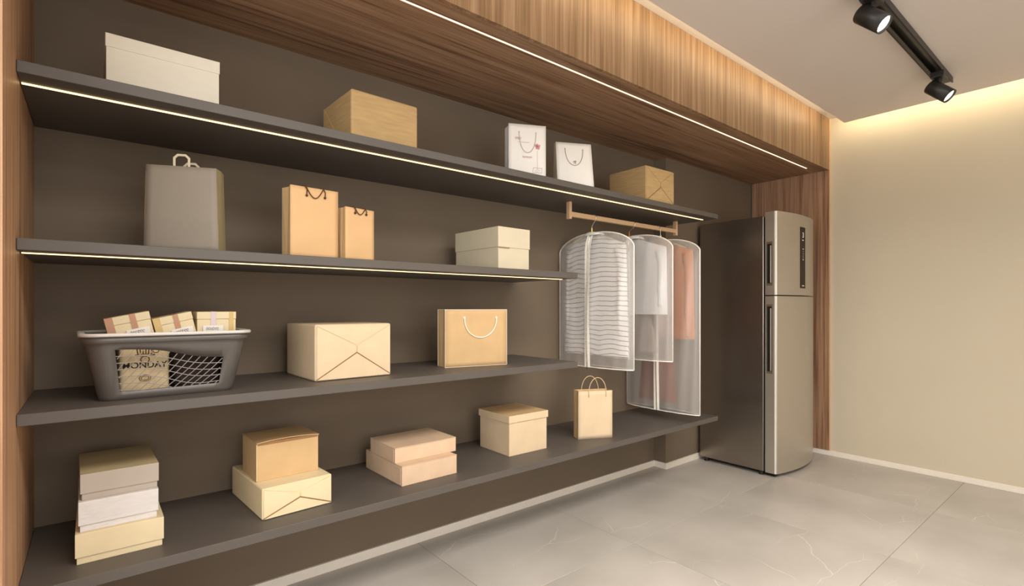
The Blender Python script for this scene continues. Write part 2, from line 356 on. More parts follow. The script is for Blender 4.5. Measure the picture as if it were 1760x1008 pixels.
# ================================================================== REFRIGERATOR
FX, FY = 3.714, 1.62
t = thing('refrigerator', 'tall stainless steel two-door refrigerator at the right end', 'refrigerator', (FX, FY, 0))
FW = .648
b = BM(); bm_box(b, 0, FW, .088, .585, .03, 1.857, .004, 2); obj('cabinet', b, M['steel_side'], t)
b = BM(); bm_box(b, .012, FW - .012, .072, .09, .034, 1.85); obj('gasket', b, M['dark'], t)
def outline(n=48):
    pts = [(0, .076), (0, .012), (.006, .002)]
    for i in range(n + 1):
        s = i / n; x = .010 + (FW - .020) * s; pts.append((x, -.002 - .040 * math.sin(PI * s) ** .9))
    pts += [(FW - .006, .002), (FW, .012), (FW, .076)]
    return pts
def door(name, z0, z1, hz0, hz1):
    P = outline(); b = BM(); bm_poly(b, P, z0, z1)
    d = obj(name, b, M['steel'], t)
    b = BM(); bm_box(b, -.0015, .0018, .001, .0115, z0 + .002, z1 - .002, .0015, 2); obj('bright_edge', b, M['chrome'], d)
    # recessed grip on the side face
    b = BM(); bm_box(b, -.0018, .0006, .022, .066, hz0 - .016, hz1 + .016, .0012, 2); hp = obj('handle', b, M['handle'], d)
    b = BM(); bm_box(b, -.0024, .0006, .030, .060, hz0, hz1, .0005, 1); obj('handle_recess', b, M['dark'], d)
    b = BM(); bm_box(b, -.005, .0006, .033, .041, hz0 + .003, hz1 - .012, .002, 2); obj('grip', b, M['steel'], d)
    return d
up = door('freezer_door', 1.292, 1.884, 1.375, 1.655)
lo = door('refrigerator_door', .028, 1.284, .75, 1.21)
def fy(x):
    s = (x - .010) / (FW - .020); return -.002 - .040 * math.sin(PI * s) ** .9
# display strip
xa, xb = .296, .382
b = BM()
prof = [(xa + (xb - xa) * i / 6) for i in range(7)]
bm_poly(b, [(x, fy(x) - .003) for x in prof] + [(x, fy(x) + .003) for x in prof[::-1]], 1.345, 1.795); obj('display_strip', b, M['panelblk'], up)
xm = (xa + xb) / 2; ym = fy(xm) - .0036
text('display_mark', '3', .055, M['ink_w'], up, (xm, ym, 1.735), (PI / 2, 0, -.05))
b = BM(); bm_box(b, xm - .014, xm + .008, ym - .0008, ym + .001, 1.695, 1.703)
for k, z in enumerate([1.63, 1.615, 1.60, 1.588, 1.576, 1.564]): bm_box(b, xm - .004 + .003 * (k % 2), xm + .004, ym - .0008, ym + .001, z, z + .004)
bm_box(b, xm - .008, xm + .008, ym - .0008, ym + .001, 1.632, 1.637); bm_box(b, xm - .008, xm + .007, ym - .0008, ym + .001, 1.552, 1.558)
bm_box(b, xm - .017, xm + .017, ym - .0008, ym + .001, 1.360, 1.3665)
obj('display_marks', b, M['ink_w'], up)['kind'] = 'stuff'
for x, y in [(.024, .112), (FW - .024, .112), (.024, .54), (FW - .024, .54)]:
    b = BM(); bm_tube(b, [(x, y, 0), (x, y, .006), (x, y, .0061), (x, y, .031)], .02, 16, rr=[.019, .019, .013, .013]); obj('foot', b, M['black'], t)
b = BM(); bm_box(b, .03, FW - .03, .022, .09, .003, .029); obj('kick_plate_shade', b, M['dark'], t)  # plate made near-black and lowered to paint the shadow below the doors
b = BM(); bm_box(b, .055, FW - .055, .09, .56, .004, .0305); obj('underside_shade', b, M['dark'], t)  # dark block standing in for the shade under the cabinet

# ================================================================== TRACK LIGHT
t = thing('track_rail', 'black ceiling track carrying the spotlights', 'track', (1.6, .772, ZC))
b = BM()
bm_box(b, 0, 2.52, -.034, .034, -.006, -.0005)
for s in (-1, 1): bm_box(b, 0, 2.52, s * .034 - .003, s * .034 + .003, -.034, -.0005)
for s in (-1, 1): bm_box(b, 0, 2.49, s * .024 - .009, s * .024 + .009, -.034, -.028)
obj('channel', b, M['black'], t)
b = BM(); bm_box(b, 2.40, 2.515, -.030, .030, -.027, -.007); obj('end_feed', b, M['black'], t)
def spot(x, label):
    t = thing('spotlight', label, 'spotlight', (x, .757, 2.49), group='black spotlights on the ceiling track')
    b = BM(); bm_box(b, -.055, .055, -.030, .036, .072, .106, .004, 2); obj('adapter', b, M['black'], t)
    b = BM(); bm_tube(b, [(0, 0, .03), (0, 0, .075)], .011, 16); obj('stem', b, M['black'], t)
    d = Vector((-.03, -.718, -.70)).normalized(); rot = d.to_track_quat('-Z', 'Y').to_euler()
    b = BM(); r = .041; n = 40
    prof = [(0, .066), (r * .93, .066), (r, .060), (r, -.066), (r * .9, -.066), (r * .80, -.058), (r * .78, -.052)]
    rings = []
    for q, z in prof[1:]: rings.append([b.verts.new((q * math.cos(2 * PI * k / n), q * math.sin(2 * PI * k / n), z)) for k in range(n)])
    b.faces.new(rings[0])
    for i in range(len(rings) - 1):
        for k in range(n): b.faces.new([rings[i][k], rings[i][(k + 1) % n], rings[i + 1][(k + 1) % n], rings[i + 1][k]])
    h = obj('lamp_head', b, M['black'], t, rot=rot)
    for p in h.data.polygons: p.use_smooth = abs(p.normal.z) < .3
    b = BM(); bm_tube(b, [(0, 0, -.050), (0, 0, -.056)], r * .785, 40); obj('lens', b, emis('spot_lens', (1, .93, .78), 7), h)
    l = bpy.data.lights.new('spot_beam', 'SPOT'); l.energy = 14; l.spot_size = 1.1; l.spot_blend = .6; l.color = (1, .88, .7); l.shadow_soft_size = .03
    lo_ = bpy.data.objects.new('spot_beam', l); C.objects.link(lo_); lo_.parent = t; lo_.location = d * .075; lo_.rotation_euler = rot
spot(2.69, 'black cylindrical ceiling spotlight at the top edge, the nearer of two')
spot(3.90, 'black cylindrical ceiling spotlight near the far end of the track')

# ================================================================== CLOTHES RAIL
YR = 2.07
t = thing('clothes_rail', 'champagne square clothes rail hung under the top shelf', 'clothes rail', (2.11, YR, 1.808))
b = BM(); bm_box(b, .002, 1.058, -.011, .011, -.083, -.056, .001, 1); obj('rail_bar', b, M['rail'], t)
for x in (0, 1.060):
    b = BM(); bm_box(b, x - .010, x + .010, -.013, .013, -.098, 0, .001, 1); obj('bracket', b, M['rail'], t)

# ================================================================== CARTONS
def lidded(label, w, d, h, lid, loc, rot, mb, ml, inset=.004, top=None, name='lidded_box', group=None, bev=.0015):
    t = thing(name, label, 'box', loc, rot, group)
    b = BM(); bm_box(b, inset, w - inset, inset, d - inset, 0, h - .003, bev, 2); obj('body', b, mb, t)
    b = BM(); fs = bm_box(b, 0, w, 0, d, h - lid, h, bev, 2)
    if top:
        bmesh.ops.recalc_face_normals(b, faces=b.faces[:])
        for f in b.faces:
            if f.normal.z > .9: f.material_index = 1
        obj('lid', b, [ml, top], t)
    else: obj('lid', b, ml, t)
    return t
def gable(label, w, d, h, loc, rot, m, bev=.006, cx=.52, cz0=.47, cz1=.60, name='wrapped_parcel'):
    """parcel wrapped in paper, four folded end flaps on its front face"""
    t = thing(name, label, 'box', loc, rot)
    b = BM(); bm_box(b, 0, w, 0, d, 0, h, bev, 3); obj('body', b, m, t)
    e = bev * .6
    TL, TR, BL, BR = (e, h - e), (w - e, h - e), (e, e), (w - e, e); A = (w * cx, h * cz1); B = (w * cx, h * cz0)
    def flap(pts, y0, y1, g=.0028):
        cx_ = sum(p[0] for p in pts) / len(pts); cz_ = sum(p[1] for p in pts) / len(pts)
        q = []
        for x, z in pts:
            dx, dz = cx_ - x, cz_ - z; L_ = math.hypot(dx, dz); q.append((x + dx / L_ * g, z + dz / L_ * g))
        b = BM(); a_ = [b.verts.new((x, y0, z)) for x, z in q]; c_ = [b.verts.new((x, y1, z)) for x, z in q]
        b.faces.new(a_); b.faces.new(c_[::-1]); n = len(q)
        for i in range(n): b.faces.new([a_[i], a_[(i + 1) % n], c_[(i + 1) % n], c_[i]])
        obj('flap', b, m, t)
    flap([TL, A, B, BL], -.0030, .001); flap([TR, BR, B, A], -.0034, .001)
    flap([TL, TR, A], -.0018, .001, .0030); flap([BL, B, BR], -.0058, .001, .0012)
    b = BM(); bm_tube(b, [(BL[0], -.0050, BL[1] + .002), (B[0], -.0050, B[1] + .0022), (BR[0], -.0050, BR[1] + .002)], .0016, 6); obj('flap_shadow', b, M['kraft_in_shade'], t)  # dark tube along the bottom flap edges, drawn as their shadow
    return t

lidded('pale cream shoe box with a lid, far left on the top shelf', .298, .30, .176, .040, (.026, 1.93, ZS[1]), 0, M['white_card'], M['white_card'], .002)
# ribbed kraft carton, top shelf
def carton(label, w, d, h, loc, rot, m, side):
    t = thing('cardboard_box', label, 'box', loc, rot)
    b = BM(); bm_box(b, 0, w, 0, d, 0, h, .008, 3); obj('body', b, m, t)
    b = BM()
    if side == 'left':
        P = [(d * .98, h * .98), (d * .98, 0.004), (d * .45, .004), (d * .50, h * .30)]
        a_ = [b.verts.new((-.0025, y, z)) for y, z in P]; c_ = [b.verts.new((.001, y, z)) for y, z in P]
    b.faces.new(a_); b.faces.new(c_[::-1])
    for i in range(4): b.faces.new([a_[i], a_[(i + 1) % 4], c_[(i + 1) % 4], c_[i]])
    obj('flap', b, m, t)
    b = BM(); bm_box(b, -.004, 0, d * .25, d * .45, .002, h * .12, .001, 1)
    obj('end_fold', b, M['kraft_in_shade'], t)
carton('ribbed kraft cardboard box left of the white bags on the top shelf', .291, .277, .204, (.763, 1.908, ZS[1]), 2, M['kraft_d'], 'left')
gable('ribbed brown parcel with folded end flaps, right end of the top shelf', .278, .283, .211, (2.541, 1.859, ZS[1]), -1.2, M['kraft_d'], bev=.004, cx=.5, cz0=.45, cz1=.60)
# cream box with deep lid on shelf 2
t = thing('lidded_box', 'cream box with a deep loose lid, on the second shelf', 'box', (1.453, 1.883, ZS[2]), 2.5)
b = BM(); bm_box(b, .003, .199, .003, .34, 0, .195, .001, 1); obj('body', b, M['cream_card'], t)
b = BM(); bm_box(b, 0, .203, 0, .343, .104, .2, .002, 2); obj('lid', b, M['cream_card'], t)
b = BM(); bm_box(b, .003, .07, -.001, .002, .1005, .104); obj('lid_slot', b, M['kraft_in_shade'], t)
# shelf 3
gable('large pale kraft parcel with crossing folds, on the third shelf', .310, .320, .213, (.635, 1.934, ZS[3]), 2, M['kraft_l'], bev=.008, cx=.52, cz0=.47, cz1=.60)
# shelf 4 stack of three
lidded('yellow-cream lidded box, lowest of the stack of three at the left', .211, .34, .088, .068, (-.042, 1.919, ZS[4]), 0, M['yellow_card'], M['yellow_card'], .0038, name='flat_box')
lidded('silver-white streaked box in the middle of the stack of three', .191, .30, .088, .068, (-.035, 1.928, ZS[4] + .088), .8, M['silver_card'], M['silver_card'], .0038, name='flat_box')
lidded('grey box with a beige lid top, topmost of the stack of three', .189, .285, .077, .057, (-.031, 1.938, ZS[4] + .176), 1.5, M['grey_card'], M['grey_card'], .0038, top=M['olive_card'], name='flat_box')
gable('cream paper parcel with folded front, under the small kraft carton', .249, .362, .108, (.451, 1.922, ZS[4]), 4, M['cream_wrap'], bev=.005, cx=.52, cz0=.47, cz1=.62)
# small carton with popped flap
t = thing('cardboard_box', 'small kraft carton with a lifted top flap, on the cream parcel', 'box', (.454, 2.012, ZS[4] + .108), 2)
b = BM(); bm_box(b, 0, .222, 0, .19, 0, .136, .002, 2); obj('body', b, M['kraft'], t)
b = BM(); n = 12
for lay in (0, .003):
    pass
top = [[b.verts.new((.222 * i / n + (.0015 if i == n else -.0005), y, .1375 + (.0065 * math.sin(PI * i / n) ** .7 * (1 if k == 0 else 0) if lay_ == 0 else .003 + .0065 * math.sin(PI * i / n) ** .7 * (1 if k == 0 else 0)))) for i in range(n + 1)] for lay_ in (0, 1) for k, y in enumerate((-.004, .192))]
for a_, c_ in ((top[0], top[1]), (top[2], top[3]), (top[0], top[2]), (top[1], top[3])):
    for i in range(n): b.faces.new([a_[i], a_[i + 1], c_[i + 1], c_[i]])
for i in (0, n): b.faces.new([top[0][i], top[1][i], top[3][i], top[2][i]])
obj('lid', b, M['kraft'], t)
b = BM(); bm_box(b, .004, .218, -.0005, .002, .130, .1405); obj('lid_gap', b, M['kraft_in_shade'], t)
b = BM(); bm_box(b, -.0012, .0012, -.0022, .001, .004, .134); obj('edge_tape', b, M['kraft_l'], t)
# two flat boxes
def flatbox(label, w, d, h, loc, rot, m):
    t = thing('mailer_box', label, 'box', loc, rot)
    b = BM(); bm_box(b, 0, w, 0, d, 0, h - .003, .002, 2); obj('body', b, m, t)
    b = BM(); bm_box(b, -.0005, w + .0005, -.0012, d, h - .0026, h, .001, 1); obj('lid', b, m, t)
    b = BM(); bm_box(b, -.0012, .0015, .012, d * .6, .004, h - .008, .0006, 1); obj('side_flap', b, m, t)
flatbox('pinkish kraft mailer box, lower of the pair on the lowest shelf', .272, .340, .083, (.983, 1.922, ZS[4]), 1.5, M['kraft_p'])
flatbox('pinkish kraft mailer box, upper of the pair on the lowest shelf', .305, .240, .064, (.978, 1.975, ZS[4] + .083), .8, M['kraft_p'])
lidded('square light kraft box with an overhanging lid beside the small bag', .262, .262, .201, .036, (1.587, 1.969, ZS[4]), -.5, M['kraft_l'], M['kraft_l'], .006, top=M['kraft'], name='gift_box')

# ================================================================== PAPER BAGS
def bag(label, w, d, h, loc, rot, m, wb=None, db=None, gusset=.012, dx=0, inside=None, name='paper_bag', group=None, backm=None, trim=False, sidem=None):
    """open-topped folded bag; origin at the front left bottom corner of its front face (top width w, bottom width wb)"""
    wb = wb or w; db = db or d
    t = thing(name, label, 'bag', loc, rot, group)
    o = (w - wb) / 2
    def quadgrid(P00, P10, P01, P11, nx, nz, wob):
        b = BM(); P00, P10, P01, P11 = map(Vector, (P00, P10, P01, P11)); g = []
        nrm = (P10 - P00).cross(P01 - P00).normalized()
        for j in range(nz + 1):
            r = []
            for i in range(nx + 1):
                u, v = i / nx, j / nz
                p = P00 * (1 - u) * (1 - v) + P10 * u * (1 - v) + P01 * (1 - u) * v + P11 * u * v
                k = wob * math.sin(PI * u) * math.sin(PI * v) * (math.sin(5 * u + 3 * v + loc[0] * 9) + .5 * math.sin(11 * v - 4 * u))
                r.append(b.verts.new(p + nrm * k))
            g.append(r)
        fs = []
        for j in range(nz):
            for i in range(nx): fs.append(b.faces.new([g[j][i], g[j][i + 1], g[j + 1][i + 1], g[j + 1][i]]))
        ex = bmesh.ops.extrude_face_region(b, geom=fs)
        for v in [e for e in ex['geom'] if isinstance(e, bmesh.types.BMVert)]: v.co -= nrm * .0008
        return b
    fbl, fbr, ftl, ftr = (o + dx, 0, 0), (o + wb + dx, 0, 0), (0, (db - d) / 2, h), (w, (db - d) / 2, h)
    bbl, bbr, btl, btr = (o + dx, db, 0), (o + wb + dx, db, 0), (0, (db + d) / 2, h), (w, (db + d) / 2, h)
    obj('front_panel', quadgrid(fbl, fbr, ftl, ftr, 10, 12, .0012), m, t, True)
    obj('back_panel', quadgrid(bbl, bbr, btl, btr, 6, 6, .0008), backm or m, t, True)
    for s, (a0, a1, c0, c1) in ((1, (fbl, bbl, ftl, btl)), (-1, (fbr, bbr, ftr, btr))):
        b = BM()
        mid0 = [(a0[k] + a1[k]) / 2 for k in range(3)]; mid1 = [(c0[k] + c1[k]) / 2 for k in range(3)]
        mid0[0] += s * gusset * .3; mid1[0] += s * gusset
        rows = []
        for P, Q, R in ((a0, mid0, a1), (c0, mid1, c1)):
            rows.append([[b.verts.new((q[0] + e * s, q[1], q[2])) for q in (P, Q, R)] for e in (0, .0007)])
        lo0, lo1 = rows[0]; hi0, hi1 = rows[1]
        for k in range(2):
            b.faces.new([lo0[k], lo0[k + 1], hi0[k + 1], hi0[k]]); b.faces.new([lo1[k], hi1[k], hi1[k + 1], lo1[k + 1]])
            b.faces.new([lo0[k], lo1[k], lo1[k + 1], lo0[k + 1]]); b.faces.new([hi0[k], hi0[k + 1], hi1[k + 1], hi1[k]])
        for k in (0, 2): b.faces.new([lo0[k], hi0[k], hi1[k], lo1[k]])
        obj('gusset', b, sidem or m, t)
    b = BM(); bm_box(b, o + dx + .001, o + wb + dx - .001, .001, db - .001, 0, .0012); obj('base', b, m, t)
    if trim:
        b = BM(); r = .0016
        bm_tube(b, [fbl, fbr, ftr, ftl], r, 6, closed=True); 
        bm_tube(b, [ftl, btl], r, 6); bm_tube(b, [btl, bbl], r * .8, 6)
        obj('edge_trim', b, M['trim_white'], t)
    return t, (ftl, ftr, btl, btr)
def hang_cord(t, x0, x1, y, z0, sag, m, r, out=-.004, holes=True, slope=0.0):
    pts = []
    for i in range(21):
        u = -1 + 2 * i / 20
        pts.append((x0 + (x1 - x0) * (.5 + .5 * math.sin(u * PI / 2)), y + out, z0 - sag * math.cos(u * PI / 2) ** .9 if abs(u) < 1 else z0))
    pts = [(x0, y + .002, z0)] + pts + [(x1, y + .002, z0)]
    pts = [(a, q - slope * (z0 - c), c) for a, q, c in pts]
    b = BM(); bm_tube(b, pts, r, 6); obj('handle', b, m, t, True)
    if holes:
        for x in (x0, x1):
            b = BM(); bm_tube(b, [(x, y - .001, z0), (x, y - .0022, z0)], r * 1.9, 10); obj('eyelet', b, m, t)
# E: small kraft bag, arched twisted handles
t, c = bag('small kraft paper bag with upright twine handles, on the lowest shelf', .206, .070, .269, (2.099, 1.989, ZS[4]), -25.7, M['kraft_l'], gusset=.008, sidem=M['kraft'], backm=M['kraft'])
for y, dxx in ((-.002, .012), (.072, -.004)):
    pts = [(.103 + dxx + .052 * math.cos(a) * (1 - .12 * max(0, math.sin(a))), y, .262 + .082 * max(0, math.sin(a)) ** .8) for a in [PI * i / 20 for i in range(21)]]
    pts = [(pts[0][0], y, .235)] + pts + [(pts[-1][0], y, .235)]
    b = BM(); bm_tube(b, pts, .0022, 6); obj('handle', b, M['cord_kraft'], t, True)
# H: kraft bag with white trim
t, c = bag('wide kraft gift bag edged in white with a white rope handle', .320, .093, .267, (1.248, 2.016, ZS[3]), -10.6, M['kraft'], gusset=.010, trim=True, sidem=M['kraft'])
hang_cord(t, .095, .262, 0, .229, .094, M['trim_white'], .0028)
hang_cord(t, .095, .262, .093, .229, .094, M['trim_white'], .0028, out=-.006, holes=False)
# I: grey bag with folded flat handles
t, c = bag('crumpled grey paper bag with flat folded handles on the second shelf', .200, .085, .276, (.128, 1.995, ZS[2]), -24, M['grey_paper'], wb=.214, gusset=-.004, sidem=M['olive_paper'], backm=M['olive_paper'])
def flat_handle(x0, x1, y, z0, hh):
    b = BM(); q = .007; ch = .012
    out = [(x0, z0), (x0, z0 + hh - ch), (x0 + ch, z0 + hh), (x1 - ch, z0 + hh), (x1, z0 + hh - ch), (x1, z0)]
    inn = [(x0 + q, z0), (x0 + q, z0 + hh - ch - q * .4), (x0 + ch + q * .4, z0 + hh - q), (x1 - ch - q * .4, z0 + hh - q), (x1 - q, z0 + hh - ch - q * .4), (x1 - q, z0)]
    A = [[b.verts.new((x, y + e, z)) for x, z in P] for P in (out, inn) for e in (0, .0012)]
    for i in range(5):
        b.faces.new([A[0][i], A[0][i + 1], A[2][i + 1], A[2][i]]); b.faces.new([A[1][i], A[1][i + 1], A[3][i + 1], A[3][i]])
        b.faces.new([A[0][i], A[0][i + 1], A[1][i + 1], A[1][i]]); b.faces.new([A[2][i], A[2][i + 1], A[3][i + 1], A[3][i]])
    for i in (0, 5): b.faces.new([A[0][i], A[1][i], A[3][i], A[2][i]])
    obj('handle', b, M['cream_card'], t)
flat_handle(.075, .124, .002, .24, .076); flat_handle(.078, .128, .083, .24, .070)
# J, K kraft bags with brown cords
def looped(t, x0, x1, z0, zt, sag, y):
    """cord drawn over the rim and back through two eyelets"""
    for x, s in ((x0, -1), (x1, 1)):
        b = BM(); bm_tube(b, [(x, y - .001, z0), (x, y - .005, z0)], .0045, 10); obj('eyelet', b, M['cord_brown'], t)
    xa, xb_ = x0 - .004, x1 - .004
    pts = [(x0, y - .003, z0), (x0 + .001, y - .004, z0 + (zt - z0) * .7), (xa - .004, y - .003, zt + .004), (xa - .014, y + .004, zt + .001)]
    b = BM(); bm_tube(b, pts, .0018, 6); obj('handle', b, M['cord_brown'], t, True)
    pts = [(x1, y - .003, z0), (x1 + .001, y - .004, z0 + (zt - z0) * .6), (xb_ - .002, y - .003, zt + .004), (xb_ - .012, y + .004, zt + .002)]
    b = BM(); bm_tube(b, pts, .0018, 6); obj('handle', b, M['cord_brown'], t, True)
    pts = []
    for i in range(17):
        u = i / 16; pts.append((xa + (xb_ - xa) * u, y - .004, zt + .004 - sag * math.sin(PI * u)))
    b = BM(); bm_tube(b, pts, .0018, 6); obj('handle', b, M['cord_brown'], t, True)
t, c = bag('larger orange-kraft paper bag with brown cord, on the second shelf', .178, .078, .259, (.541, 1.912, ZS[2]), 4.5, M['kraft_bag'], gusset=.010, sidem=M['kraft'])
looped(t, .058, .126, .228, .259, .042, 0)
t, c = bag('smaller orange-kraft paper bag overlapping the larger one on its right', .130, .056, .204, (.737, 1.902, ZS[2]), 12, M['kraft_bag'], gusset=.008, sidem=M['kraft'])
looped(t, .042, .092, .184, .204, .028, 0)
# O, P white bags
t, c = bag('taller white gift bag printed with a red rose, on the top shelf', .190, .080, .262, (1.565, 1.946, ZS[1]), -25.5, M['white_paper'], gusset=.006, name='gift_bag')
hang_cord(t, .052, .138, 0, .224, .100, M['greyink'], .0013)
def glyphs(t, name, m, x, z, n, h, y=-.0016, seed=1, w=.005):
    """a line of small handwritten strokes"""
    r = random.Random(seed); b = BM()
    for i in range(n):
        x0 = x + i * w; pts = []
        for k in range(7):
            a = k / 6 * 2 * PI * (.7 + .3 * r.random()); pts.append((x0 + w * .4 * math.cos(a) + w * .1 * k / 6, y, z + h * (.5 + .1 * r.random()) * math.sin(a) * (.6 + .6 * r.random())))
        bm_tube(b, pts, .00055, 4)
    obj(name, b, m, t)
glyphs(t, 'lettering', M['pinkink'], .034, .192, 6, .012, seed=3, w=.0055)
glyphs(t, 'lettering', M['pinkink'], .072, .102, 8, .010, seed=5, w=.0062)
b = BM(); bm_box(b, .045, .104, -.0020, -.0012, .1735, .1745); bm_tube(b, [(.146, -.0016, .138), (.146, -.0016, .045)], .0006, 4)
bm_tube(b, [(.125, -.0016, .052), (.122, -.0016, .028), (.168, -.0016, .028), (.170, -.0016, .052)], .0007, 4)
bm_tube(b, [(.125, -.0016, .052), (.170, -.0016, .052)], .0007, 4); bm_tube(b, [(.146, -.0016, .045), (.134, -.0016, .036), (.146, -.0016, .032), (.158, -.0016, .040), (.146, -.0016, .045)], .0006, 4)
obj('line_print', b, M['greyink'], t)['kind'] = 'stuff'
b = BM()
for k in range(11):
    a = k * 2.4; rr_ = .0035 * math.sqrt(k) * 1.15; x, z = .146 + rr_ * math.cos(a), .158 + rr_ * math.sin(a)
    bm_tube(b, [(x + .0035 * math.cos(q), -.0017 - .00002 * k, z + .0035 * math.sin(q)) for q in [PI * 2 * i / 8 for i in range(8)]], .0009, 4, closed=True)
obj('rose_print', b, M['red'], t)
t, c = bag('white gift bag with a drooping grey cord and small dark emblem', .200, .026, .241, (1.880, 1.930, ZS[1]), -25.3, M['white_paper'], wb=.205, db=.085, gusset=.004, name='gift_bag', sidem=M['pale_card'], dx=.004)
hang_cord(t, .050, .150, .0255, .207, .090, M['cord_grey'], .0014, slope=.1225)
glyphs(t, 'emblem', M['ink'], .097, .135, 3, .018, y=.0145, seed=8, w=.0055)

# ================================================================== LAUNDRY BASKET
BX, BY, BZ = .186, 2.035, ZS[3]
t = thing('laundry_basket', 'grey plastic laundry basket with an open lattice front', 'basket', (BX, BY, BZ), 1.5)
HB, HR = (.176, .112), (.213, .160)         # half sizes at base and rim
BH = .195
def rr(hx, hy, r, n=8):
    P = []
    for cx_, cy_, a0 in ((hx - r, hy - r, 0), (-hx + r, hy - r, 90), (-hx + r, -hy + r, 180), (hx - r, -hy + r, 270)):
        for i in range(n + 1):
            a = math.radians(a0 + 90 * i / n); P.append((cx_ + r * math.cos(a), cy_ + r * math.sin(a)))
    return P
def bp(s_pt_base, s_pt_top, v):
    return ((1 - v) * s_pt_base[0] + v * s_pt_top[0], (1 - v) * s_pt_base[1] + v * s_pt_top[1], BH * v)
NF = 20
def side_pts(hx, hy, r):
    """loop: front edge split into NF pieces, then the rest"""
    c = rr(hx, hy, r, 6)
    # order starts on right side top; rotate so that it begins at front-left
    fl = c[14:21]; fr = c[21:28]; br = c[0:7]; bl = c[7:14]
    def split(a, b_, n): return [(a[0] + (b_[0] - a[0]) * i / n, a[1] + (b_[1] - a[1]) * i / n) for i in range(1, n)]
    loop = fl + split(fl[-1], fr[0], NF) + fr + split(fr[-1], br[0], 8) + br + split(br[-1], bl[0], NF) + bl + split(bl[-1], fl[0], 8)
    return loop
LB = side_pts(HB[0], HB[1], .035); LT = side_pts(HR[0], HR[1], .05); NL = len(LB)
f0, f1 = 6, 6 + NF                      # vertex range of the flat front
k0 = f1 + 6 + 8 + 6; k1 = k0 + NF       # back
def ttop(u): return .79 - .20 / (1 + math.exp(-(u - .55) * 9))
def tbot(u): return .13 + .02 * u
b = BM()
def levels(i):
    if f0 <= i <= f1: u = (i - f0) / NF
    elif k0 <= i <= k1: u = 1 - (i - k0) / NF
    else: u = 0 if (i > k1 or i < f0) else 1
    return [0, tbot(u) * .5, tbot(u), ttop(u), (ttop(u) + .93) / 2, .93, 1]
G = []
for i in range(NL):
    G.append([b.verts.new(bp(LB[i], LT[i], v)) for v in levels(i)])
for i in range(NL):
    j = (i + 1) % NL
    for k in range(6):
        win = k == 2 and ((f0 + 1 <= i < f1 - 1) or (k0 + 1 <= i < k1 - 1))
        if not win: b.faces.new([G[i][k], G[j][k], G[j][k + 1], G[i][k + 1]])
b.faces.new([G[i][0] for i in range(NL)])
o = obj('tub', b, M['plastic'], t, True)
md = o.modifiers.new('solid', 'SOLIDIFY'); md.thickness = .0035; md.offset = 0
# collar below the rim
b = BM(); P = [bp(LB[i], LT[i], .94) for i in range(NL)]
A = []
for off, z in ((.001, -.012), (.006, -.012), (.008, .008), (.001, .008)):
    A.append([b.verts.new((x * (1 + off / .2), y * (1 + off / .15), zz + z)) for x, y, zz in P])
for q in range(4):
    for i in range(NL): b.faces.new([A[q][i], A[q][(i + 1) % NL], A[(q + 1) % 4][(i + 1) % NL], A[(q + 1) % 4][i]])
obj('collar', b, M['plastic'], t, True)
b = BM(); P = side_pts(HR[0], HR[1], .05)
A = []
for off, z in ((-.004, BH - .003), (.012, BH - .003), (.013, BH + .004), (.010, BH + .007), (-.004, BH + .006)):
    A.append([b.verts.new((x * (1 + off / HR[0]), y * (1 + off / HR[1]), z)) for x, y in P])
for q in range(5):
    for i in range(NL): b.faces.new([A[q][i], A[q][(i + 1) % NL], A[(q + 1) % 5][(i + 1) % NL], A[(q + 1) % 5][i]])
obj('rim', b, M['rim'], t, True)
# lattice strands, front and back
def fp(u, v, back=False):
    q = f0 + 1 + u * (NF - 2)
    i = min(int(q), f1 - 1); f = q - i
    if back:
        q = k1 - 1 - u * (NF - 2); i = min(int(q), k1 - 1); f = q - i
    a = bp(LB[i], LT[i], v); c_ = bp(LB[(i + 1) % NL], LT[(i + 1) % NL], v)
    return tuple(a[k] * (1 - f) + c_[k] * f for k in range(3))
def U(u): return (1 + u * (NF - 2)) / NF
for back in (False, True):
    b = BM()
    strands = []
    for k in range(1, 8):
        pts = []
        for i in range(41):
            u = i / 40; v = ttop(U(u)) + .03 * math.sin(u * 7) * (k / 7) - k * .105
            if k > 3: v -= .02 * (k - 3) * math.sin(PI * u)
            pts.append((u, v))
        strands.append(pts)
    for k in range(-6, 14):
        pts = []
        for i in range(31):
            s = i / 30; u = k * .085 + s * .42 + .04 * math.sin(s * PI); v = .12 + s * .68
            pts.append((u, v))
        strands.append(pts)
    for pts in strands:
        run = []
        for (u, v) in pts + [(-9, 0)]:
            if 0 <= u <= 1 and tbot(U(u)) - .01 < v < ttop(U(u)) + .015: run.append(fp(u, v, back))
            else:
                if len(run) > 1: bm_tube(b, run, .0011, 4)
                run = []
    obj('lattice', b, M['lattice'], t)
# contents
def local(th, x, y, z): return (BX + x, BY + y, BZ + z)
t2 = thing('printed_sack', 'kraft paper sack printed MONDAY inside the laundry basket', 'sack', (.060, 1.965, BZ + .004), 1.5)
b = BM(); bm_box(b, 0, .128, 0, .10, 0, .156, .012, 3); obj('body', b, M['sack'], t2, True)
text('lettering', 'MONDAY', .026, M['ink'], t2, (.064, -.0012, .092), (PI / 2, 0, 0), sx=1.0)
glyphs(t2, 'lettering', M['ink_b'], .040, .150, 7, .008, y=-.0014, seed=4, w=.008)
b = BM()
def ring(cx_, cz_, rx, rz, r_=.0012, a0=0, a1=2 * PI, n=20):
    cl = abs(a1 - a0) > 6.2
    bm_tube(b, [(cx_ + rx * math.cos(a0 + (a1 - a0) * i / n), -.0012, cz_ + rz * math.sin(a0 + (a1 - a0) * i / n)) for i in range(n + (0 if cl else 1))], r_, 4, closed=cl)
for k in range(6): bm_tube(b, [(.044 + k * .0075, -.0012, .143), (.046 + k * .0068, -.0012, .126)], .0016, 4)
ring(.092, .136, .008, .006); ring(.064, .124, .026, .003, .001)
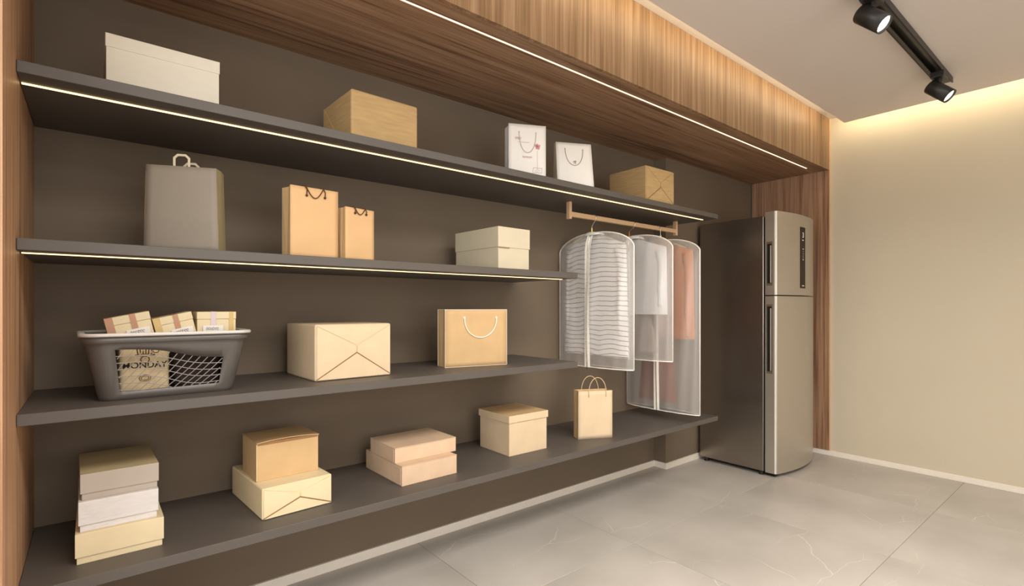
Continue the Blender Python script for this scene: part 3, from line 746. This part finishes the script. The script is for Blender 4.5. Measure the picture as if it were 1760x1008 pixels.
ring(.064, .110, .011, .010, .0014); ring(.064, .052, .015, .010, .001); ring(.064, .052, .010, .006, .001)
bm_tube(b, [(.064, -.0012, .110), (.068, -.0012, .115)], .001, 4)
obj('cup_print', b, M['ink_b'], t2)['kind'] = 'stuff'
t3 = thing('knit_bundle', 'dark speckled knit bundle inside the laundry basket', 'cloth', (.197, 1.960, BZ + .004), 1.5)
b = BM()
NU, NV = 28, 14
g = []
for j in range(NV + 1):
    th_ = PI * j / NV; r_ = []
    for i in range(NU):
        ph = 2 * PI * i / NU; sx_ = math.copysign(abs(math.cos(ph)) ** .45, math.cos(ph)); sy_ = math.copysign(abs(math.sin(ph)) ** .45, math.sin(ph)); st = math.sin(th_) ** .5 if 0 < j < NV else 0.02
        w_ = 1 + .04 * math.sin(5 * ph + j)
        r_.append(b.verts.new((.072 + .068 * sx_ * st * w_, .06 + .058 * sy_ * st * w_, .062 - .062 * math.copysign(abs(math.cos(th_)) ** .6, math.cos(th_)))))
    g.append(r_)
for j in range(NV):
    for i in range(NU): b.faces.new([g[j][i], g[j][(i + 1) % NU], g[j + 1][(i + 1) % NU], g[j + 1][i]])
b.faces.new(g[0]); b.faces.new(g[-1][::-1])
obj('bundle', b, M['mesh_dark'], t3, True)
def ribbonbox(label, x, z, tilt, w, rm, em, cardx=.56, rx=.52, ex='left', h=.112):
    o = thing('ribboned_box', label, 'box', (x, 1.975, z)); o.rotation_euler = (0, math.radians(-tilt), 0)
    b = BM(); bm_box(b, 0, w, 0, .13, -h, -.025, .001, 1); obj('body', b, M['yellow_card'], o)
    b = BM(); bm_box(b, -.001, w + .001, -.0015, .131, -.0245, 0, .001, 1); obj('lid', b, M['yellow_card'], o)
    b = BM(); bm_box(b, w * rx, w * (rx + .14), -.0028, .132, -h + .01, .0008); obj('ribbon', b, rm, o)
    b = BM()
    if ex == 'left': bm_box(b, -.0015, w * .17, -.0022, .132, -h + .01, .0005)
    else: bm_box(b, w * .82, w * .94, -.0022, .132, -h + .01, .0005)
    obj('ribbon', b, em, o)
    cx_ = w * cardx
    b = BM(); bm_box(b, cx_ - .030, cx_ + .030, -.0042, -.003, max(-.092, -h + .002), -.046, .0004, 1); obj('card', b, M['white_paper'], o)
    glyphs(o, 'lettering', M['ink'], cx_ - .018, -.057, 6, .009, y=-.0046, seed=len(label), w=.0062)
ribbonbox('cream box with a tan ribbon tilted at the left in the basket', .024, BZ + .241, 12.5, .112, M['ribbon'], M['ribbon'], .66, .54, h=.082)
ribbonbox('cream box with a tan ribbon tilted in the middle of the basket', .144, BZ + .239, 13.5, .106, M['ribbon'], M['ribbon_y'], .66, .50, h=.080)
ribbonbox('cream box with a pale lilac ribbon upright at the right in basket', .2655, BZ + .262, 0, .114, M['ribbon_l'], M['ribbon_y'], .40, .34, 'right', h=.132)

# ================================================================== GARMENT BAGS
def profile(hw, zb, zs, zp, n=28):
    """right-hand outline from bottom centre to top: list of (u, z)"""
    P = [(hw, zb), (hw, zs)]
    return P
def topz(u, hw, zs, zp):
    s = min(1, abs(u) / hw); return zs + (zp - zs) * (1 - s ** 2.3) ** .62
def garment_bag(label, x, yc, rot, hw, zb, zs, zp, T, zip_u=0.0, bottom_open=False):
    t = thing('garment_bag', label, 'garment bag', (x, yc, zb), rot, 'frosted garment bags on the clothes rail')
    # local: u along +Y (wall side positive), bulge along -X (towards the room's left)
    def P(u, v, side):
        z = v * (topz(u, hw, zs, zp) - zb)
        k = max(0, 1 - (abs(u) / hw) ** 2.2) ** .55
        top = 1 - max(0, (v - .86) / .14) ** 2 * .75
        fold = .007 * math.sin(u * 31 + 1.3) * math.sin(PI * min(1, v * 1.1)) + .003 * math.sin(u * 70 + v * 5)
        return (side * (T * k * top + fold * k), u, z)
    NU_, NV_ = 48, 40
    for side, nm in ((-1, 'front_film'), (1, 'back_film')):
        b = BM(); g = []
        for j in range(NV_ + 1): g.append([b.verts.new(P(-hw + 2 * hw * i / NU_, j / NV_, side)) for i in range(NU_ + 1)])
        for j in range(NV_):
            for i in range(NU_): b.faces.new([g[j][i], g[j][i + 1], g[j + 1][i + 1], g[j + 1][i]])
        obj(nm, b, M['film'], t, True)
    edge = [(0, -hw, 0), (0, -hw, zs - zb)] + [(0, -hw * math.cos(a), topz(hw * math.cos(a), hw, zs, zp) - zb) for a in [PI * i / 40 for i in range(1, 40)]] + [(0, hw, zs - zb), (0, hw, 0)]
    b = BM(); bm_tube(b, edge, .0040, 8); obj('piping', b, M['piping'], t, True)
    for side in (-1, 1):
        b = BM(); bm_tube(b, [P(-hw + 2 * hw * i / 30, 0, side) for i in range(31)], .003 if side < 0 else .0022, 8); obj('piping', b, M['piping'], t, True)
    # zipper tapes
    for s in (-1, 1):
        b = BM(); n = 40; rows = []
        for j in range(n + 1):
            c0 = P(zip_u + s * .0045, j / n, -1); c1 = P(zip_u + s * .018, j / n, -1)
            rows.append([b.verts.new((c0[0] - .003, c0[1], c0[2])), b.verts.new((c1[0] - .003, c1[1], c1[2])), b.verts.new((c1[0] - .001, c1[1], c1[2])), b.verts.new((c0[0] - .001, c0[1], c0[2]))])
        for j in range(n):
            for k in range(4): b.faces.new([rows[j][k], rows[j][(k + 1) % 4], rows[j + 1][(k + 1) % 4], rows[j + 1][k]])
        obj('zipper_tape', b, M['piping'], t)
    b = BM(); bm_tube(b, [tuple(a_ + q for a_, q in zip(P(zip_u, j / 40, -1), (-.002, 0, 0))) for j in range(41)], .0022, 6); obj('zipper', b, M['hook'], t)
    p0 = P(zip_u, 0, -1)
    b = BM(); bm_tube(b, [(p0[0] - .003, p0[1], .006), (p0[0] - .003, p0[1], -.014)], .002, 6); obj('zipper_pull', b, M['black'], t)
    return t
def hanger(label, x, yc, rot, zbase, m, hookx=0.0, ferrule=True):
    """wooden hanger, its arms along the bag, hook over the rail at local origin height"""
    t = thing('coat_hanger', label, 'hanger', (x, yc, zbase), rot, 'wooden coat hangers on the rail')
    b = BM(); n = 24; rows = []
    for i in range(n + 1):
        u = -.19 + .38 * i / n; z = -.012 - .34 * max(0, abs(u) - .02) - .25 * (u ** 2); hh = .014 * (1 - .35 * abs(u) / .19)
        rows.append([b.verts.new((s * .007, u, z + q * hh)) for s, q in ((-1, -1), (1, -1), (1, 1), (-1, 1))])
    for i in range(n):
        for k in range(4): b.faces.new([rows[i][k], rows[i][(k + 1) % 4], rows[i + 1][(k + 1) % 4], rows[i + 1][k]])
    b.faces.new(rows[0]); b.faces.new(rows[-1][::-1]); obj('hanger_arms', b, m, t)
    zr = 1.7385 + .0155 - zbase       # top of the rail bar, local
    b = BM()
    bm_tube(b, [(0, 0, -.01), (0, 0, .026)], .0055, 12)
    obj('collar', b, M['brass'] if ferrule else m, t)
    yf = YR - yc; zt_ = 1.752 - zbase
    pts = [(0, 0, .02), (0, 0, .034), (0, (yf - .018) * .35, zt_ - .046), (0, (yf - .018) * .8, zt_ - .030), (0, yf - .0195, zt_ - .014), (0, yf - .018, zt_ - .002),
           (0, yf - .010, zt_ + .005), (0, yf + .002, zt_ + .0065), (0, yf + .013, zt_ + .003), (0, yf + .018, zt_ - .008), (0, yf + .017, zt_ - .018)]
    b = BM(); bm_tube(b, pts, .0022, 8); obj('hook', b, M['hook'], t, True)
    return t
def garment(name, label, cat, x, yc, rot, zh, zt, hw_s, hw_h, th_, m, sleeves=True, slen=.5, seed=0, off=0):
    """hanging garment: body loft from shoulder line zt down to hem zh"""
    t = thing(name, label, cat, (x, yc, zh), rot)
    H_ = zt - zh; b = BM(); n = 64; rows = []; NVv = 26
    for j in range(NVv + 1):
        v = j / NVv; z = v * H_; row = []
        for i in range(n):
            a = 2 * PI * i / n; c_, s_ = math.cos(a), math.sin(a)
            hw = hw_h + (hw_s - hw_h) * v
            u = hw * math.copysign(abs(c_) ** .7, c_)
            shoulder = .34 * max(0, abs(u) - .05) * max(0, (v - .80) / .20)
            thick = th_ * (1 - .45 * max(0, (v - .8) / .2)) * (1 - .1 * v)
            f = 1 + (1 - v * .5) * (.10 * math.sin(7 * a + seed) + .06 * math.sin(13 * a + seed * 2 + v * 3))
            row.append(b.verts.new((off + thick * s_ * f, u, z - shoulder)))
        rows.append(row)
    for j in range(NVv):
        for i in range(n): b.faces.new([rows[j][i], rows[j][(i + 1) % n], rows[j + 1][(i + 1) % n], rows[j + 1][i]])
    b.faces.new(rows[-1])
    obj('body', b, m, t, True)
    b = BM(); ring_ = []
    for i in range(24):
        a = 2 * PI * i / 24; ring_.append((off + .028 * math.sin(a), .062 * math.cos(a), H_ + .004 - .01 * math.sin(a)))
    bm_tube(b, ring_, .009, 8, closed=True); obj('neckline', b, m, t, True)
    if sleeves:
        for s in (-1, 1):
            b = BM(); pts = []; rad = []
            for i in range(15):
                v = i / 14; pts.append((off - .008 + .003 * math.sin(v * 7), s * (hw_s - .045 + .018 * math.sin(min(1, v * 2.2) * PI / 2) - .004 * v), H_ - .085 - slen * v)); rad.append(.026 - .005 * v + .002 * math.sin(v * 21))
            bm_tube(b, pts, .03, 14, rr=rad); obj('sleeve', b, m, t, True)
    return t

# bag 1 (nearest), 2, 3
R1, R2, R3 = 3.5, 1.0, 0
garment_bag('nearest frosted garment bag, a striped shirt showing through it', 2.312, 2.058, R1, .275, .852, 1.548, 1.648, .050, .012)
hanger('pale wooden hanger with a brass collar, nearest on the rail', 2.318, 2.085, R1, 1.655, M['wood_p'])
garment('striped_shirt', 'white shirt with thin grey stripes in the nearest garment bag', 'shirt', 2.316, 2.06, R1, .925, 1.625, .222, .238, .040, M['striped'], True, .50, 1)
garment_bag('middle frosted garment bag with a white blouse inside', 2.69, 2.053, R2, .275, .876, 1.566, 1.662, .050, .02)
hanger('orange wooden hanger in the middle of the rail', 2.69, 2.098, R2, 1.664, M['wood_h'], ferrule=False)
garment('blouse', 'plain white blouse in the middle garment bag', 'blouse', 2.692, 2.055, R2, 1.16, 1.635, .232, .240, .040, M['whitecloth'], True, .34, 2)
garment('skirt', 'grey-beige skirt hanging below the blouse, middle garment bag', 'skirt', 2.694, 2.075, R2, .925, 1.20, .13, .19, .020, M['greycloth'], False, seed=3)
garment_bag('longest frosted garment bag, farthest on the rail with rust clothes inside', 2.965, 2.045, 0, .285, .520, 1.566, 1.655, .050, -.0)
hanger('wooden hanger farthest along the rail, partly hidden', 2.965, 2.05, 0, 1.664, M['wood_p'], ferrule=False)
garment('jacket', 'rust orange jacket in the longest garment bag', 'jacket', 2.967, 2.045, 0, 1.00, 1.635, .236, .248, .040, M['rust'], True, .54, 4)
garment('dress', 'long brown dress below the rust jacket, longest garment bag', 'dress', 2.970, 2.08, 0, .575, 1.04, .10, .15, .022, M['brown'], False, seed=5)
